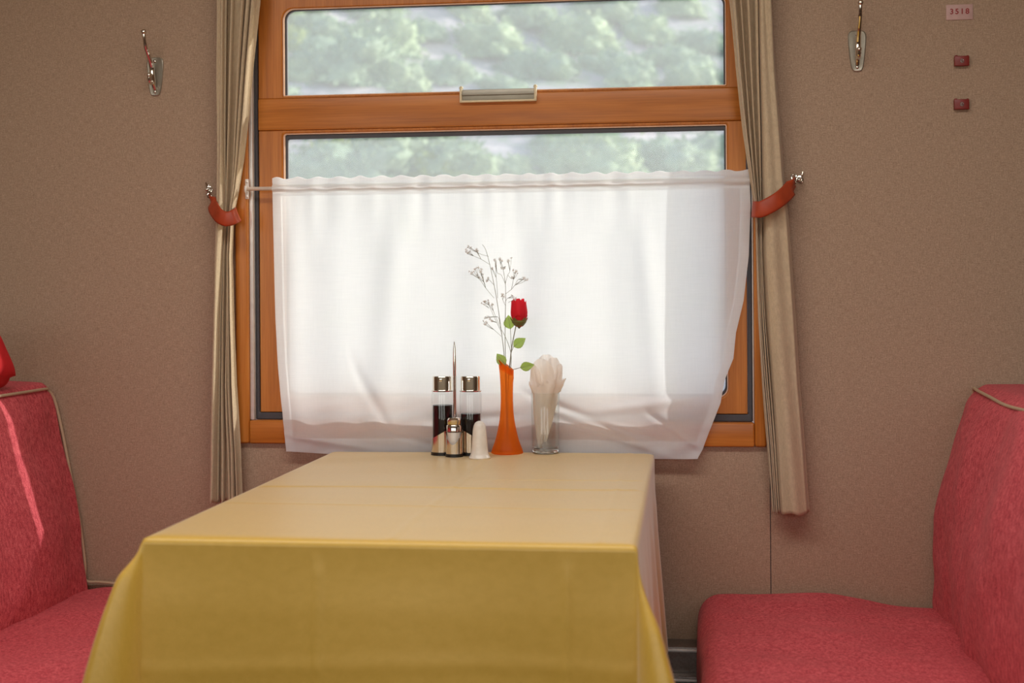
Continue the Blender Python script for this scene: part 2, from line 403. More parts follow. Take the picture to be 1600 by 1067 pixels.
# ------------------------------------------------------------------ hill and bushes outside
def hz(x, y):
    g = -1.0+max(0, y-7)*.5-.28*x*min(1, max(0, (y-4)/8))
    return g+.7*noise.noise(Vector((x*.12, y*.12, 0)))*min(1, max(0, (y-5)/5))+.25*noise.noise(Vector((x*.6, y*.6, 3)))+.1*noise.noise(Vector((x*2.1, y*2.1, 5)))
b = MB(); b.grid(lambda u, v: Vector((-34+u*60, 1.5+v*48, hz(-34+u*60, 1.5+v*48))), 150, 120)
struct(b.build('ground', 'hill_soil', auto=0))
def bush_mesh(seed, squash):
    rnd = random.Random(seed); b = bmesh.new()
    bmesh.ops.create_icosphere(b, subdivisions=4, radius=1)
    for v in b.verts:
        n = v.co.normalized(); d = .72+.30*noise.noise(n*1.8+Vector((seed*7, 0, 0)))+.16*noise.noise(n*5+Vector((seed, 3, 0)))+.12*noise.noise(n*13)
        v.co = Vector((n.x*d, n.y*d, max(n.z*d*squash, -.15)))
    vs = [v.co.copy() for v in b.verts]
    for k in range(1600):
        p = rnd.choice(vs)*rnd.uniform(.93, 1.2); r = rnd.uniform(.03, .075)
        a = Vector((rnd.gauss(0, 1), rnd.gauss(0, 1), rnd.gauss(0, 1))).normalized(); c = a.orthogonal().normalized(); e = a.cross(c)
        b.faces.new([b.verts.new(p+c*r), b.verts.new(p+e*r*.6), b.verts.new(p-c*r), b.verts.new(p-e*r*.6)])
    me = bpy.data.meshes.new('bush'); b.to_mesh(me); b.free(); return me
BM = []
for k, (mt, sq) in enumerate((('bush_green', .8), ('bush_olive', .95), ('bush_lime', 1.1))):
    me = bush_mesh(k+1, sq); me.materials.append(MATS[mt]); BM.append(me)
def on_hill(px, py):
    d = ray(px, py); t = 5.0
    while t < 70:
        p = EYE+d*t
        if p.z < hz(p.x, p.y): return p
        t += .1
    return None
rnd = random.Random(5)
spots = [(545, 90, 1.25, 0), (600, 60, .9, 1), (500, 40, .8, 0), (470, 110, .6, 1), (700, 110, .7, 0), (760, 60, 1.0, 1), (840, 95, 1.0, 0), (900, 50, 1.1, 1), (960, 100, 1.0, 0),
         (1010, 45, .8, 1), (1050, 90, .95, 0), (1100, 60, .8, 0), (1080, 130, .75, 1), (1120, 125, .6, 0), (620, 120, .7, 1), (660, 45, .6, 0), (560, 255, 1.25, 0), (615, 245, .85, 1),
         (480, 268, .9, 0), (690, 240, .9, 0), (735, 262, .7, 1), (655, 215, .7, 0), (900, 245, .8, 1), (945, 262, .9, 1), (870, 225, .6, 0), (1030, 240, 1.0, 0), (1075, 262, .7, 1), (1110, 225, .7, 0), (800, 262, .5, 1),
         (820, 20, .8, 0), (730, 15, .7, 1), (940, 8, .9, 0), (1060, 5, .7, 1), (580, 5, .8, 0), (470, 5, .6, 0), (990, 150, .8, 1), (780, 130, .6, 0)]
spots += [(rnd.choice((rnd.uniform(120, 420), rnd.uniform(1170, 1450))), rnd.uniform(0, 275), rnd.uniform(.6, 1.2), rnd.choice((0, 1))) for _ in range(18)]
lime = [(535, 270, .55), (680, 268, .42), (455, 70, .4)]
for i, (px, py, r, k) in enumerate(spots):
    p = on_hill(px, py+14*r)
    if p is None: continue
    o = link('bush', BM[k]); o.location = p-Vector((0, 0, .12*r)); o.rotation_euler.z = rnd.uniform(0, 6.28); r *= .68; o.scale = (r*1.1, r*1.1, r*rnd.uniform(.85, 1.1))
    if k == 0: tag(o, 'dull green bush on the bright hillside outside the window', 'bush', 'green bushes on the hillside')
    else: tag(o, 'paler olive green bush on the bright hillside outside the window', 'bush', 'olive bushes on the hillside')
LB = ['small yellow green bush just above the left part of the white cafe curtain', 'small yellow green bush above the sheer curtain left of the window handle', 'small yellow green bush at the left edge of the upper pane']
for (px, py, r), lb in zip(lime, LB):
    p = on_hill(px, py+8); o = link('bush', BM[2]); o.location = p-Vector((0, 0, .1)); o.scale = (r, r, r*1.1); tag(o, lb, 'bush')

# ------------------------------------------------------------------ curtain rod and white half curtain
RODZ = 1.3315; RODY = -.021
r_ = MB().tube([(-.951, RODY, RODZ), (-.6, RODY, RODZ-.001), (-.2, RODY, RODZ-.001), (.166, RODY, RODZ+.001)], .0042, 12).build('curtain_rod', 'rod_plastic')
tag(r_, 'thin beige rod across the window carrying the white half curtain', 'curtain rod')
for x in (-.953, .163):
    b = MB(); b.box(x-.004, x+.004, -.018, -.0142, RODZ-.022, RODZ+.022, .0015); b.ball((x, -.0185, RODZ+.016), .003); b.ball((x, -.0185, RODZ-.016), .003)
    b.tube([(x, -.016, RODZ-.006), (x, RODY-.006, RODZ-.007), (x, RODY-.008, RODZ), (x, RODY-.006, RODZ+.006)], .0022, 6)
    b.build('bracket', 'white_paint', r_)
EL = [(z, x) for z, x in sorted((Py(px, py, -.03).z, Py(px, py, -.03).x) for px, py in ((424, 281), (425, 330), (428, 420), (430, 500), (434, 570), (438, 620), (443, 665), (447, 706)))]
ER = [(z, x) for z, x in sorted((Py(px, py, -.03).z, Py(px, py, -.03).x) for px, py in ((1171, 266), (1173, 320), (1170, 400), (1162, 470), (1150, 520), (1146, 560), (1132, 595), (1126, 630), (1112, 665), (1098, 700), (1090, 713)))]
ZT = 1.3535; ZB = .752
FOLDS = [(.045, .02, .004, 0), (.13, .03, .003, .02), (.2, .05, -.004, .05), (.275, .025, .006, -.05), (.36, .05, -.003, .03), (.44, .03, .004, 0), (.54, .03, -.006, -.02), (.60, .05, .004, .02), (.70, .03, -.003, .03), (.77, .02, .006, .06), (.86, .03, -.004, -.02), (.95, .02, .005, -.04)]
def shy(x, z):
    u = (x+.894)/1.034; d = (ZT-z)/(ZT-ZB)
    y = -.024-.010*d
    g = sm(.0, .35, d)
    for c, wd, a, sl in FOLDS: y += a*g*gs(u, c+sl*d, wd*(1+.5*d))
    y += .0024*(1-sm(.0, .3, d))*(noise.noise(Vector((u*38, d*1.5, 0)))+.6*math.sin(u*95+3*noise.noise(Vector((u*9, 0, 1)))))
    y += .010*sm(.62, .95, d)*noise.noise(Vector((u*7+d*3, d*9-u*3, 2)))
    y += .005*sm(.75, .95, d)*noise.noise(Vector((u*16+d*9, d*22, 4)))
    y += .0025*noise.noise(Vector((u*6, d*4, 7)))
    for u0, d0, u1, d1, wd, a in ((.57, .80, .79, .955, .016, -.007), (.62, .88, .80, .975, .012, -.005), (.70, .84, .86, .80, .018, .006), (.60, .84, .80, .93, .012, .005), (.80, .86, .90, .97, .014, -.005), (.02, .93, .20, .975, .014, -.005), (.18, .70, .25, .90, .04, -.003), (.36, .88, .50, .86, .014, -.005), (.40, .93, .56, .95, .012, .004), (.22, .90, .34, .965, .014, .005)):
        t = (u-u0)/(u1-u0)
        if -.3 < t < 1.3: y += a*gs(d, d0+(d1-d0)*t, wd)*sm(-.3, .15, t)*(1-sm(.8, 1.3, t))
    dz = z-RODZ
    y += -.0055*gs(dz, 0, .0065)+.003*gs(dz, .0085, .0022)+.0015*gs(dz, -.0095, .003)
    return min(y, -.0165)
def sheer(u, v, z0=ZT, z1=ZB, off=0.0):
    z = lerp(z0, z1, v); x = lerp(poly(EL, z), poly(ER, z), u)
    zz = z
    if z > RODZ+.012: zz += (.0025*math.sin(u*140)+.002*noise.noise(Vector((u*60, 0, 0))))*(z-RODZ-.012)/.012
    if z < ZB+.05: zz += (.004*noise.noise(Vector((u*5, 0, 9)))-.004*sm(.55, 1, u)+.004*(1-sm(0, .2, u)))*(1-(z-ZB)/.05)
    return Vector((x, shy(x, z)+off, zz))
b = MB(); b.grid(lambda u, v: sheer(u, v), 300, 190)
b.grid(lambda u, v: sheer(u, v, ZT, RODZ+.010, .0012), 300, 6)
b.grid(lambda u, v: sheer(u, v, RODZ-.009, RODZ-.016, .0012), 300, 4)
b.grid(lambda u, v: sheer(u, v, ZB+.034, ZB, .0012), 300, 10)
b.grid(lambda u, v: sheer(u*.02, v, RODZ-.01, ZB, .0012), 8, 150)
b.grid(lambda u, v: sheer(1-u*.02, v, RODZ-.01, ZB, .0012), 8, 150)
s_ = b.build('cafe_curtain', 'sheer_cloth', auto=0)
tag(s_, 'thin white half curtain hanging over the lower part of the window behind the table', 'curtain')

# ------------------------------------------------------------------ side drapes
def drape(name, rows, hem, pleats, mat, lab, side, seed):
    """rows: [(py, xPleatStart, xPanelStart, xPanelEnd)] in photo pixels at the wall; side=+1: broad panel on the wall side (right)"""
    T = []
    for py, a, c, d in rows:
        P = [Py(q, py, -.05) for q in (a, c, d)]
        T.append((P[0].z, P[0].x, P[1].x, P[2].x))
    T.sort()
    ka = [(t[0], t[1]) for t in T]; kc = [(t[0], t[2]) for t in T]; kd = [(t[0], t[3]) for t in T]
    zt, zb = T[-1][0], T[0][0]
    FR = .72
    def f(u, v):
        z = lerp(zt, zb, v); a, c, d = poly(ka, z), poly(kc, z), poly(kd, z)
        if u < FR:
            t = u/FR; ph = t*pleats+.6*noise.noise(Vector((t*3, 0, seed)))
            fr = ph-math.floor(ph)
            tri = (1-abs(2*fr-1)); tri = sm(0, 1, tri)
            x = lerp(a, c, t)+(.0045*math.sin(ph*math.tau))*(c-a)/.05
            amp = .024*min(1, .55+abs(c-a)/.09)*(1+.25*noise.noise(Vector((math.floor(ph)*3.1, z*2, seed))))
            y = -.026-amp*tri
        else:
            t = (u-FR)/(1-FR); x = lerp(c, d, t); y = -.052-.010*math.sin(min(1, t*1.05)*math.pi)*(1)-.004*math.cos(t*9+z*3)+.022*sm(.85, 1, t)
            y = lerp(-.03, y, sm(0, .12, t))
        x += .0025*noise.noise(Vector((u*9, z*4, seed)))
        y += .003*noise.noise(Vector((u*5, z*6, seed+3)))
        zz = z
        if v > .97: zz += .002*math.sin(u*40)
        return Vector((x, min(y, -.019), zz))
    b = MB(); b.grid(f, 220, 160)
    o = b.build(name, mat, auto=0)
    mo = o.modifiers.new('s', 'SOLIDIFY'); mo.thickness = .0012; mo.offset = 0
    tag(o, lab, 'curtain'); return o
drape('drape', [(-160, 1120, 1182, 1200), (0, 1140, 1186, 1206), (100, 1149, 1187, 1212), (200, 1161, 1189, 1220), (280, 1173, 1190, 1226), (330, 1181, 1191, 1232), (400, 1183, 1192, 1238), (500, 1186, 1197, 1245), (600, 1192, 1204, 1250), (700, 1200, 1212, 1259), (802, 1208, 1219, 1267)], 0, 4.0, 'drape_cloth',
      'long beige curtain hanging at the right side of the window, tied back', 1, 1.0)
drape('drape', [(-160, 406, 355, 338), (0, 402, 352, 338), (100, 391, 351, 339), (180, 384, 350, 340), (250, 376, 350, 340), (300, 368, 350, 339), (335, 361, 349, 338), (400, 358, 346, 335), (500, 361, 343, 332), (600, 364, 341, 331), (700, 371, 340, 328), (785, 374, 340, 326)], 0, 4.5, 'drape_cloth',
      'narrow folded beige curtain hanging at the left side of the window, tied back', -1, 4.0)

# ------------------------------------------------------------------ tie backs and their hooks
def strap(pts, wid, lab, eye):
    """pts: [(px, py, y, halfwidth-dir angle)] centreline"""
    C_ = spline([Py(px, py, y) for px, py, y in pts], 8)
    n = len(C_); last = [Vector((1, 0, 0))]
    def f(u, v):
        i = min(n-1, round(u*(n-1))); c = C_[i]; t = (C_[min(i+1, n-1)]-C_[max(i-1, 0)]); tt = Vector((t.x, 0, t.z))
        if tt.length < .8*abs(t.y): tt = last[0].copy()
        else: last[0] = tt.copy()
        tt.normalize(); p = Vector((-tt.z, 0, tt.x))
        if p.z < 0: p = -p
        p = Vector((p.x*.5, 0, p.z)).normalized()
        k = wid*(1-.3*(1-sm(0, .12, u))); q = (v-.5)*2
        return c+p*k*q+Vector((0, .003*q*q, 0))
    b = MB(); b.grid(f, n, 9)
    o = b.build('curtain_tieback', 'strap_orange', auto=0)
    mo = o.modifiers.new('s', 'SOLIDIFY'); mo.thickness = .0028; mo.offset = 0
    tag(o, lab, 'curtain tieback')
    e = eye; b = MB()
    for dz in (-.009, .009):
        R = [Vector((e.x+.0055*math.cos(a)*.8, e.y-.003, e.z+dz*.6+.0055*math.sin(a))) for a in [k*math.tau/14 for k in range(15)]]
        b.tube(R, .0016, 6, cap=False)
    b.build('eyelet', 'chrome', o)
    return o
strap([(1243, 283, -.024), (1234, 296, -.055), (1218, 311, -.085), (1200, 322, -.094), (1188, 327, -.092), (1180, 327, -.084), (1176.5, 327, -.066), (1176, 327, -.035), (1180, 327, -.018)], .0165,
      'orange red leather tieback strap around the right hand beige curtain', Py(1240, 281, -.03))
strap([(329, 308, -.024), (332, 322, -.058), (339, 334, -.084), (349, 341, -.092), (358, 341.5, -.092), (366, 338, -.086), (370, 336, -.068), (371, 334, -.035), (368, 333, -.018)], .0155,
      'orange leather tieback strap around the left hand beige curtain', Py(328, 302, -.03))
def tie_hook(p, s, lab):
    b = MB(); b.lathe([(.0075, 0), (.0075, .002), (.004, .003)], (0, 0, 0), 16)
    for v in b.b.verts: v.co = Vector((v.co.x, -v.co.z, v.co.y))+Vector((p.x, -.0004, p.z))
    o = b.build('tieback_hook', 'chrome'); tag(o, lab, 'hook')
    MB().tube(spline([(p.x, -.002, p.z), (p.x, -.022, p.z-.001), (p.x-s*.004, -.032, p.z-.006), (p.x-s*.009, -.034, p.z), (p.x-s*.010, -.032, p.z+.008)], 5), .0019, 8).build('hook_arm', 'chrome', o)
    MB().tube([(p.x+s*.003, -.004, p.z+.004), (p.x+s*.006, -.006, p.z+.016)], .0014, 6).ball((p.x+s*.004, -.008, p.z-.006), .0032).build('screw', 'chrome', o)
tie_hook(Py(1250, 280, -.005), 1, 'small chrome hook on the wall holding the right curtain strap')
tie_hook(Py(326, 296, -.005), -1, 'small chrome hook on the wall holding the left curtain strap')

# ------------------------------------------------------------------ coat hooks
def coat_hook(cx, zc, lab):
    root = base('coat_hook', (cx, 0, zc-.043)); h = .043
    def outline(k, n=40):
        P = []
        for i in range(n):
            a = i/n*math.tau; sx = math.copysign(abs(math.cos(a))**.45, math.cos(a)); sz = math.copysign(abs(math.sin(a))**.45, math.sin(a))
            wv = lerp(.0125, .021, (sz+1)/2); P.append((cx+sx*wv*k, zc+sz*h*(1-(1-k)*.4)))
        return P
    b = MB(); Ls = []
    for k, y in ((1, -.0003), (1, -.0022), (.9, -.0036), (.7, -.0030), (.4, -.003)):
        Ls.append([b.b.verts.new((x, y, z)) for x, z in outline(k)])
    for a, c in zip(Ls, Ls[1:]):
        for i in range(40): b.b.faces.new((a[i], a[(i+1) % 40], c[(i+1) % 40], c[i]))
    b.b.faces.new(Ls[-1]); b.build('back_plate', 'plate_metal', root)
    for z in (zc+.034, zc-.034): MB().ball((cx, -.0045, z), .0036, 2, (1, .5, 1)).build('screw', 'chrome', root)
    MB().tube(spline([(cx, -.004, zc-.028), (cx, -.012, zc-.018), (cx, -.018, zc), (cx, -.022, zc+.018), (cx, -.036, zc+.036), (cx, -.052, zc+.052), (cx, -.062, zc+.07), (cx, -.066, zc+.086)], 6),
              [.0045]*7+[.0055]*7+[.0055]*7+[.005]*7+[.0042]*7+[.0036]*7+[.0034]*1, 10).ball((cx, -.066, zc+.088), .0062).build('upper_arm', 'chrome', root)
    MB().tube(spline([(cx, -.014, zc-.012), (cx, -.024, zc-.018), (cx, -.034, zc-.014), (cx, -.037, zc-.004)], 5), .0042, 10).ball((cx, -.037, zc-.002), .0055).build('lower_arm', 'chrome', root)
    tag(root, lab, 'coat hook'); return root
p = Py(243, 120, 0); coat_hook(p.x, p.z, 'metal coat hook on the wall left of the window, whole in view')
p = Py(1339, 80, 0); coat_hook(p.x, p.z, 'metal coat hook on the wall right of the window')
p = Py(-13, 131, 0); coat_hook(p.x, p.z, 'metal coat hook cut off by the left edge of the photo')

# ------------------------------------------------------------------ number plate and wall blocks
a, c = Py(1478, 8, 0), Py(1520, 30.5, 0)
pl = MB().box(a.x, c.x, -.0022, -.0002, c.z, a.z, .0006).build('number_plate', 'pink_plate')
tag(pl, 'small pinkish number plate with red characters on the upper right wall', 'sign')
cu = bpy.data.curves.new('t', 'FONT'); cu.body = '3518'; cu.size = .0155; cu.align_x = 'CENTER'; cu.align_y = 'CENTER'; cu.extrude = .0002; cu.offset = .0004; cu.space_character = 1.35
to = bpy.data.objects.new('t', cu); COL.objects.link(to); dg = bpy.context.evaluated_depsgraph_get()
me = bpy.data.meshes.new_from_object(to.evaluated_get(dg)); COL.objects.unlink(to); bpy.data.objects.remove(to)
for v in me.vertices: v.co = Vector(((a.x+c.x)/2+v.co.x*1.0, -.0024-v.co.z, (a.z+c.z)/2+.001+v.co.y))
me.materials.clear(); tx = link('number_text', me, 'red_paint', pl, False)
for (x0, y0, x1, y1), lab in (((1491, 88, 1514, 103), 'dark red block on the right wall, upper of the two below the number plate'), ((1490.5, 155.5, 1514, 171), 'dark red block on the right wall, lower of the two below the number plate')):
    a, c = Py(x0, y0, -.006), Py(x1, y1, -.006)
    o = MB().box(a.x, c.x, -.011, -.0002, c.z, a.z, .0016).box(a.x+.001, a.x+.006, -.010, -.002, a.z-.001, a.z+.0018, .0005).box(c.x-.005, c.x-.001, -.010, -.002, a.z-.001, a.z+.0012, .0005).build('wall_block', 'dark_red_plastic')
    tag(o, lab, 'wall fitting', 'dark red wall blocks')
    cx, cz = (a.x+c.x)/2, (a.z+c.z)/2
    R = [Vector((cx+.0032*math.cos(t), -.0115, cz+.0032*math.sin(t))) for t in [k*math.tau/16 for k in range(17)]]
    MB().tube(R, .0009, 6, cap=False).ball((cx, -.0112, cz), .0014, 1).build('screw', 'steel_brushed', o)

# ------------------------------------------------------------------ heater cover along the wall
root = base('heater_cover', (.02, -.05, 0))
b = MB(); b.box(-1.2, .6, -.072, -.002, .20, .362, .004)
b.build('upper_casing', 'steel_brushed', root)
MB().box(-1.2, .6, -.082, -.070, .353, .358, .0015).build('lip', 'aluminium', root)
MB().box(-1.2, .6, -.112, -.0735, .0005, .312, .004).build('lower_casing', 'steel_brushed', root)
MB().box(-1.2, .6, -.122, -.110, .302, .307, .0015).build('lip', 'aluminium', root)
tag(root, 'low brushed metal heater cover along the wall between table and right seat', 'heater cover')

# ------------------------------------------------------------------ seats
def rbox(b, c0, c1, r, n=(24, 40, 24), fn=None):
    """rounded box from c0 to c1 with radius r, dense surface grid, each vertex moved by fn"""
    c0, c1 = Vector(c0), Vector(c1); mid = (c0+c1)/2; hf = (c1-c0)/2
    faces = []
    for ax in range(3):
        for sg in (-1, 1):
            i, j = [(1, 2), (0, 2), (0, 1)][ax]
            def f(u, v, ax=ax, sg=sg, i=i, j=j):
                p = [0, 0, 0]; p[ax] = sg*hf[ax]
                def cosp(t, h):   # denser near the edges
                    return h*math.sin((t-.5)*math.pi)
                p[i] = cosp(u, hf[i]); p[j] = cosp(v, hf[j]); P = Vector(p)
                core = Vector([max(-(hf[k]-r[k]), min(hf[k]-r[k], P[k])) for k in range(3)])
                d = P-core; e = Vector([d[k]/r[k] for k in range(3)])
                if e.length > 1e-9: e.normalize()
                P = core+Vector([e[k]*r[k] for k in range(3)])
                P = mid+P
                return fn(P) if fn else P
            b.grid(f, n[i], n[j])
def seat(sd, prof, face_pts, lab, seed):
    """sd=+1: seat to the right of the table (faces -x). prof(z) -> x of the front face of the backrest"""
    xb = prof(.46); nose = xb-sd*.485
    root = base('bench_seat', (xb-sd*.2, -.55, 0))
    def N(p, s, a): return a*noise.noise(Vector((p.x*s, p.y*s, p.z*s+seed)))
    def fc(p):
        q = p.copy(); t = (p.x-nose)/(xb-nose)
        up = sm(.33, .45, p.z)
        q.z += up*(.010*math.sin(min(1, max(0, t))*math.pi)-.018*max(0, t)+N(p, 5, .010)+N(p, 14, .004))
        q.x += N(p, 6, .008)*(1-up*.5)
        return q
    b = MB(); lo, hi = sorted((nose, xb+sd*.06)); rbox(b, (lo, -1.15, .30), (hi, -.006 if sd < 0 else -.010, .462), (.045, .02, .05), (46, 90, 26), fc)
    b.build('seat_cushion', 'seat_fabric', root, auto=0)
    def fb(p):
        q = p.copy(); k = (p.x-xb)*sd          # 0 at front .. .12 back
        fx = prof(p.z); q.x = fx+sd*k*.95
        fr = 1-sm(.0, .05, k)
        q.x += -sd*fr*(.012*math.sin(max(0, min(1, (p.z-.44)/.46))*math.pi)*sm(0, .25, -p.y))+N(p, 5, .012)*fr+N(p, 13, .005)*fr
        q.z += N(p, 4, .010)*sm(.8, .9, p.z)
        return q
    b = MB(); lo, hi = sorted((xb, xb+sd*.13)); rbox(b, (lo, -1.15, .40), (hi, -.005, .905), (.028, .022, .032), (26, 90, 90), fb)
    bk = b.build('backrest', 'seat_fabric', root, auto=0)
    MB().tube(spline([Vector(q) for q in face_pts], 8), .0032, 8).build('piping', 'piping_beige', bk)['label'] = 'beige piping along the edge'
    lo, hi = sorted((nose+sd*.04, xb+sd*.1))
    MB().box(lo, hi, -1.12, -.14, .05, .31, .006).build('seat_base', 'table_wood', root)
    MB().box(lo+.03, hi-.03, -1.08, -.2, .0005, .05, .003).build('plinth', 'black_plastic', root)
    tag(root, lab, 'bench seat'); return root
PR = sorted((Py(x, y, -.03).z, Py(x, y, -.03).x) for x, y in ((1522, 603), (1505, 630), (1490, 680), (1474, 745), (1464, 810), (1461, 870), (1461, 940), (1465, 985)))
PLF = sorted((Py(x, y, -.03).z, Py(x, y, -.03).x) for x, y in ((78, 603), (90, 640), (99, 700), (112, 760), (125, 830), (132, 890), (134, 945), (134, 985)))
def Pface(px, py, prof, off):
    # point of the photo ray on the slanted face of a backrest
    d = ray(px, py); t = 1.5
    best = None
    while t < 3.2:
        p = EYE+d*t; e = abs(p.x-(prof(p.z)+off))
        if best is None or e < best[0]: best = (e, p)
        t += .002
    return best[1]
prR = lambda z: poly(PR, z); prL = lambda z: poly(PLF, z)
ptsR = [(prR(.87)+.02, -.016, .885)]+[Vector((prR(.895)+dx, y, z)) for dx, y, z in ((.004, -.03, .897), (.0, -.09, .896), (-.002, -.2, .893), (-.003, -.35, .888), (-.003, -.6, .893), (-.002, -.9, .893), (0, -1.12, .893))]
ptsL = [Vector((prL(.893), y, .893)) for y in (-1.12, -.8, -.5, -.3, -.15, -.06)]+[Vector((prL(z)-.006, y, z)) for y, z in ((-.034, .889), (-.018, .866), (-.012, .8), (-.011, .7), (-.011, .6), (-.011, .5), (-.012, .462))]+[Vector((prL(.46)+.03, -.010, .458)), Vector((prL(.46)+.12, -.010, .452))]
seat(1, prR, ptsR, 'red upholstered bench seat to the right of the table', 2.0)
seat(-1, prL, ptsL, 'red upholstered bench seat to the left of the table, partly sunlit', 8.0)

# bright red cloth lying over the left backrest
def fr_(p):
    q = p.copy(); q.x += .03*noise.noise(p*9); q.y += .02*noise.noise(p*8+Vector((3, 0, 0))); q.z += .012*noise.noise(p*14)
    k = (p.z-.912)/.22; q.y -= .10*k+.02*k*k
    return q
zc = Pface(18, 602, prL, -.03)
b = MB(); rbox(b, (prL(.9)-.13, -.95, .9035), (prL(.9)-.005, zc.y-.03, 1.05), (.03, .03, .03), (20, 40, 24), lambda p: fr_(p) if p.z > .93 else p)
o = b.build('folded_cloth', 'red_wool', auto=0); tag(o, 'bright red folded cloth on top of the left backrest at the photo edge', 'cloth')

# ------------------------------------------------------------------ table and cloth
TX0, TX1, TY0, TY1, TZ = -.752, -.066, -1.105, -.068, .76
root = base('dining_table', ((TX0+TX1)/2, (TY0+TY1)/2, 0))
MB().box(TX0+.004, TX1-.004, TY0+.004, TY1-.003, TZ-.032, TZ-.003, .004).build('table_top', 'table_wood', root)
MB().box(-.46, -.36, -.75, -.65, .02, TZ-.032, .006).build('leg', 'steel_brushed', root)
MB().box(-.56, -.26, -.85, -.55, .0005, .021, .004).build('foot_plate', 'steel_brushed', root)
tag(root, 'dining table under the yellow tablecloth', 'table')
OV = .36
def cloth(X, Y):
    """flat cloth coordinates -> draped position"""
    R_ = .006
    dx = TX0-X if X < TX0 else (X-TX1 if X > TX1 else 0); sx = -1 if X < TX0 else 1
    dy = TY0-Y if Y < TY0 else 0
    cx = min(max(X, TX0), TX1); cyy = max(Y, TY0)
    def crease():
        h = 0
        h += .0022*gs(Y, -.60+.004*math.sin(X*9), .006)+.0016*gs(Y, -.47+.012*math.sin(X*5)+.01*X, .005)*sm(-.45, -.2, X)+.0014*gs(Y, -.80+.01*math.sin(X*7), .006)
        h += .0012*gs(X, -.40+.003*math.sin(Y*8), .005)+.0010*gs(X, -.115, .005)
        h += .0016*noise.noise(Vector((X*3, Y*7, 1)))+.0003*noise.noise(Vector((X*7, Y*18, 2)))
        return h+.0012
    if dx == 0 and dy == 0:
        e = min(X-TX0, TX1-X, Y-TY0)
        return Vector((X, Y, TZ+max(0, crease())*sm(0, .02, e)-.0016*(1-sm(0, .006, e))))
    r = math.hypot(dx, dy); ph = math.atan2(dy, dx)   # 0: side, 90: front
    if dy == 0:
        # side overhang
        t = TY1-Y; blend = sm(.22, 0, Y-TY0)
        q = .05+.02*math.sin(Y*21)+.012*math.sin(Y*47+1)+.05*blend*(1 if sx < 0 else .6)
        q *= sm(0, .1, r)
        return Vector((cx+sx*(.002+q*r), cyy, TZ-.004-r*math.sqrt(max(0, 1-q*q))))
    if dx == 0:
        t = (X-TX0)/(TX1-TX0); el = min(X-TX0, TX1-X); bl = 1-sm(0, .16, el)
        q = .045+.015*math.sin(X*15+1)+.035*bl*0+.02*noise.noise(Vector((X*5, r*5, 8)))*sm(0, .2, r)
        cr = .0022*gs(X, -.502, .006)+.0022*gs(X, -.158, .006)+.0008*gs(r, .17+.01*math.sin(X*6), .012)
        return Vector((X, TY0-.001-q*r*sm(0, .1, r)-cr*sm(.01, .05, r), TZ-.002-r*math.sqrt(1-q*q)))
    k = math.sin(2*ph)
    A = (.30 if sx > 0 else .36)
    q = .05+A*k**1.3
    q *= sm(-.02, .12, r)
    # direction of the hanging fold, drawn together towards the diagonal
    pd = ph
    hx = math.cos(pd); hy = math.sin(pd)
    rr = min(r, .50)
    if sx < 0: q = min(.6, .04+.158*k**1.3*(rr+.035)**-.45)*sm(-.02, .06, rr)
    return Vector((cx+sx*(.002+q*rr*hx*(1 if sx > 0 else 1.3)), cyy-(.002+q*rr*hy), TZ-.004-rr*math.sqrt(1-q*q)*(1-.02*k)))
nx, ny = 290, 290
X0, X1, Y0, Y1 = TX0-OV, TX1+OV, TY0-OV, TY1
b = MB(); b.grid(lambda u, v: cloth(lerp(X0, X1, u), lerp(Y0, Y1, v)), nx, ny)
b.grid(lambda u, v: Vector((lerp(TX0-.001, TX1+.001, u), TY1+.0005+.001*math.sin(u*30)+.002*sm(0, .3, v), TZ-.0005-.002*(1-v)*0-v*.06)), 60, 12)
tc = b.build('tablecloth', 'yellow_cloth', auto=0)
mo = tc.modifiers.new('s', 'SOLIDIFY'); mo.thickness = .0009; mo.offset = 1
tag(tc, 'pale yellow tablecloth with fold creases covering the table in front of the window', 'tablecloth')
TT = TZ+.0026

# ------------------------------------------------------------------ cruet set
def at(px, py): return Pz(px, py, TT)
PXM = lambda p: (p-EYE).dot(FW)/FPX            # metres per pixel at a point
A_, B_, C_ = at(692, 710), at(735, 711), at(708, 714.5)
ym = A_.y
B_ = Vector((B_.x, ym, TT)); mpx = PXM(A_)
C_ = Vector((C_.x, ym-.034, TT))
RB, RC = 17.0*mpx, 12.2*mpx
stand = base('cruet_stand', ((A_.x+B_.x)/2, ym-.01, TT))
b = MB()
for c, r in ((A_, RB+.0022), (B_, RB+.0022), (C_, RC+.0018)): b.lathe([(r, 0), (r, .0062), (r-.0008, .007)], (c.x, c.y, TT), 40)
b.box(A_.x, B_.x, ym-.012, ym+.006, TT, TT+.006)
b.build('base', 'black_plastic', stand)
def sleeve(c, r, hf):
    n = 64; b = MB()
    def f(u, v):
        a = u*math.tau; return Vector((c.x+r*math.cos(a), c.y+r*math.sin(a), TT+.0065+v*(hf(a)-.0065)))
    V1 = b.grid(f, n, 6, True)
    r2 = r-.0009
    V2 = b.grid(lambda u, v: Vector((c.x+r2*math.cos(u*math.tau), c.y+r2*math.sin(u*math.tau), TT+.0065+v*(hf(u*math.tau)-.0065))), n, 6, True)
    for i in range(n): b.b.faces.new((V1[-1][i], V1[-1][(i+1) % n], V2[-1][(i+1) % n], V2[-1][i]))
    b.build('cup', 'chrome', stand)
sleeve(A_, RB+.0018, lambda a: .046+.014*math.cos(a)); sleeve(B_, RB+.0018, lambda a: .046-.014*math.cos(a))
sleeve(C_, RC+.0014, lambda a: .050-.024*max(0, -math.sin(a))**2.2)
hx = at(712, 710).x
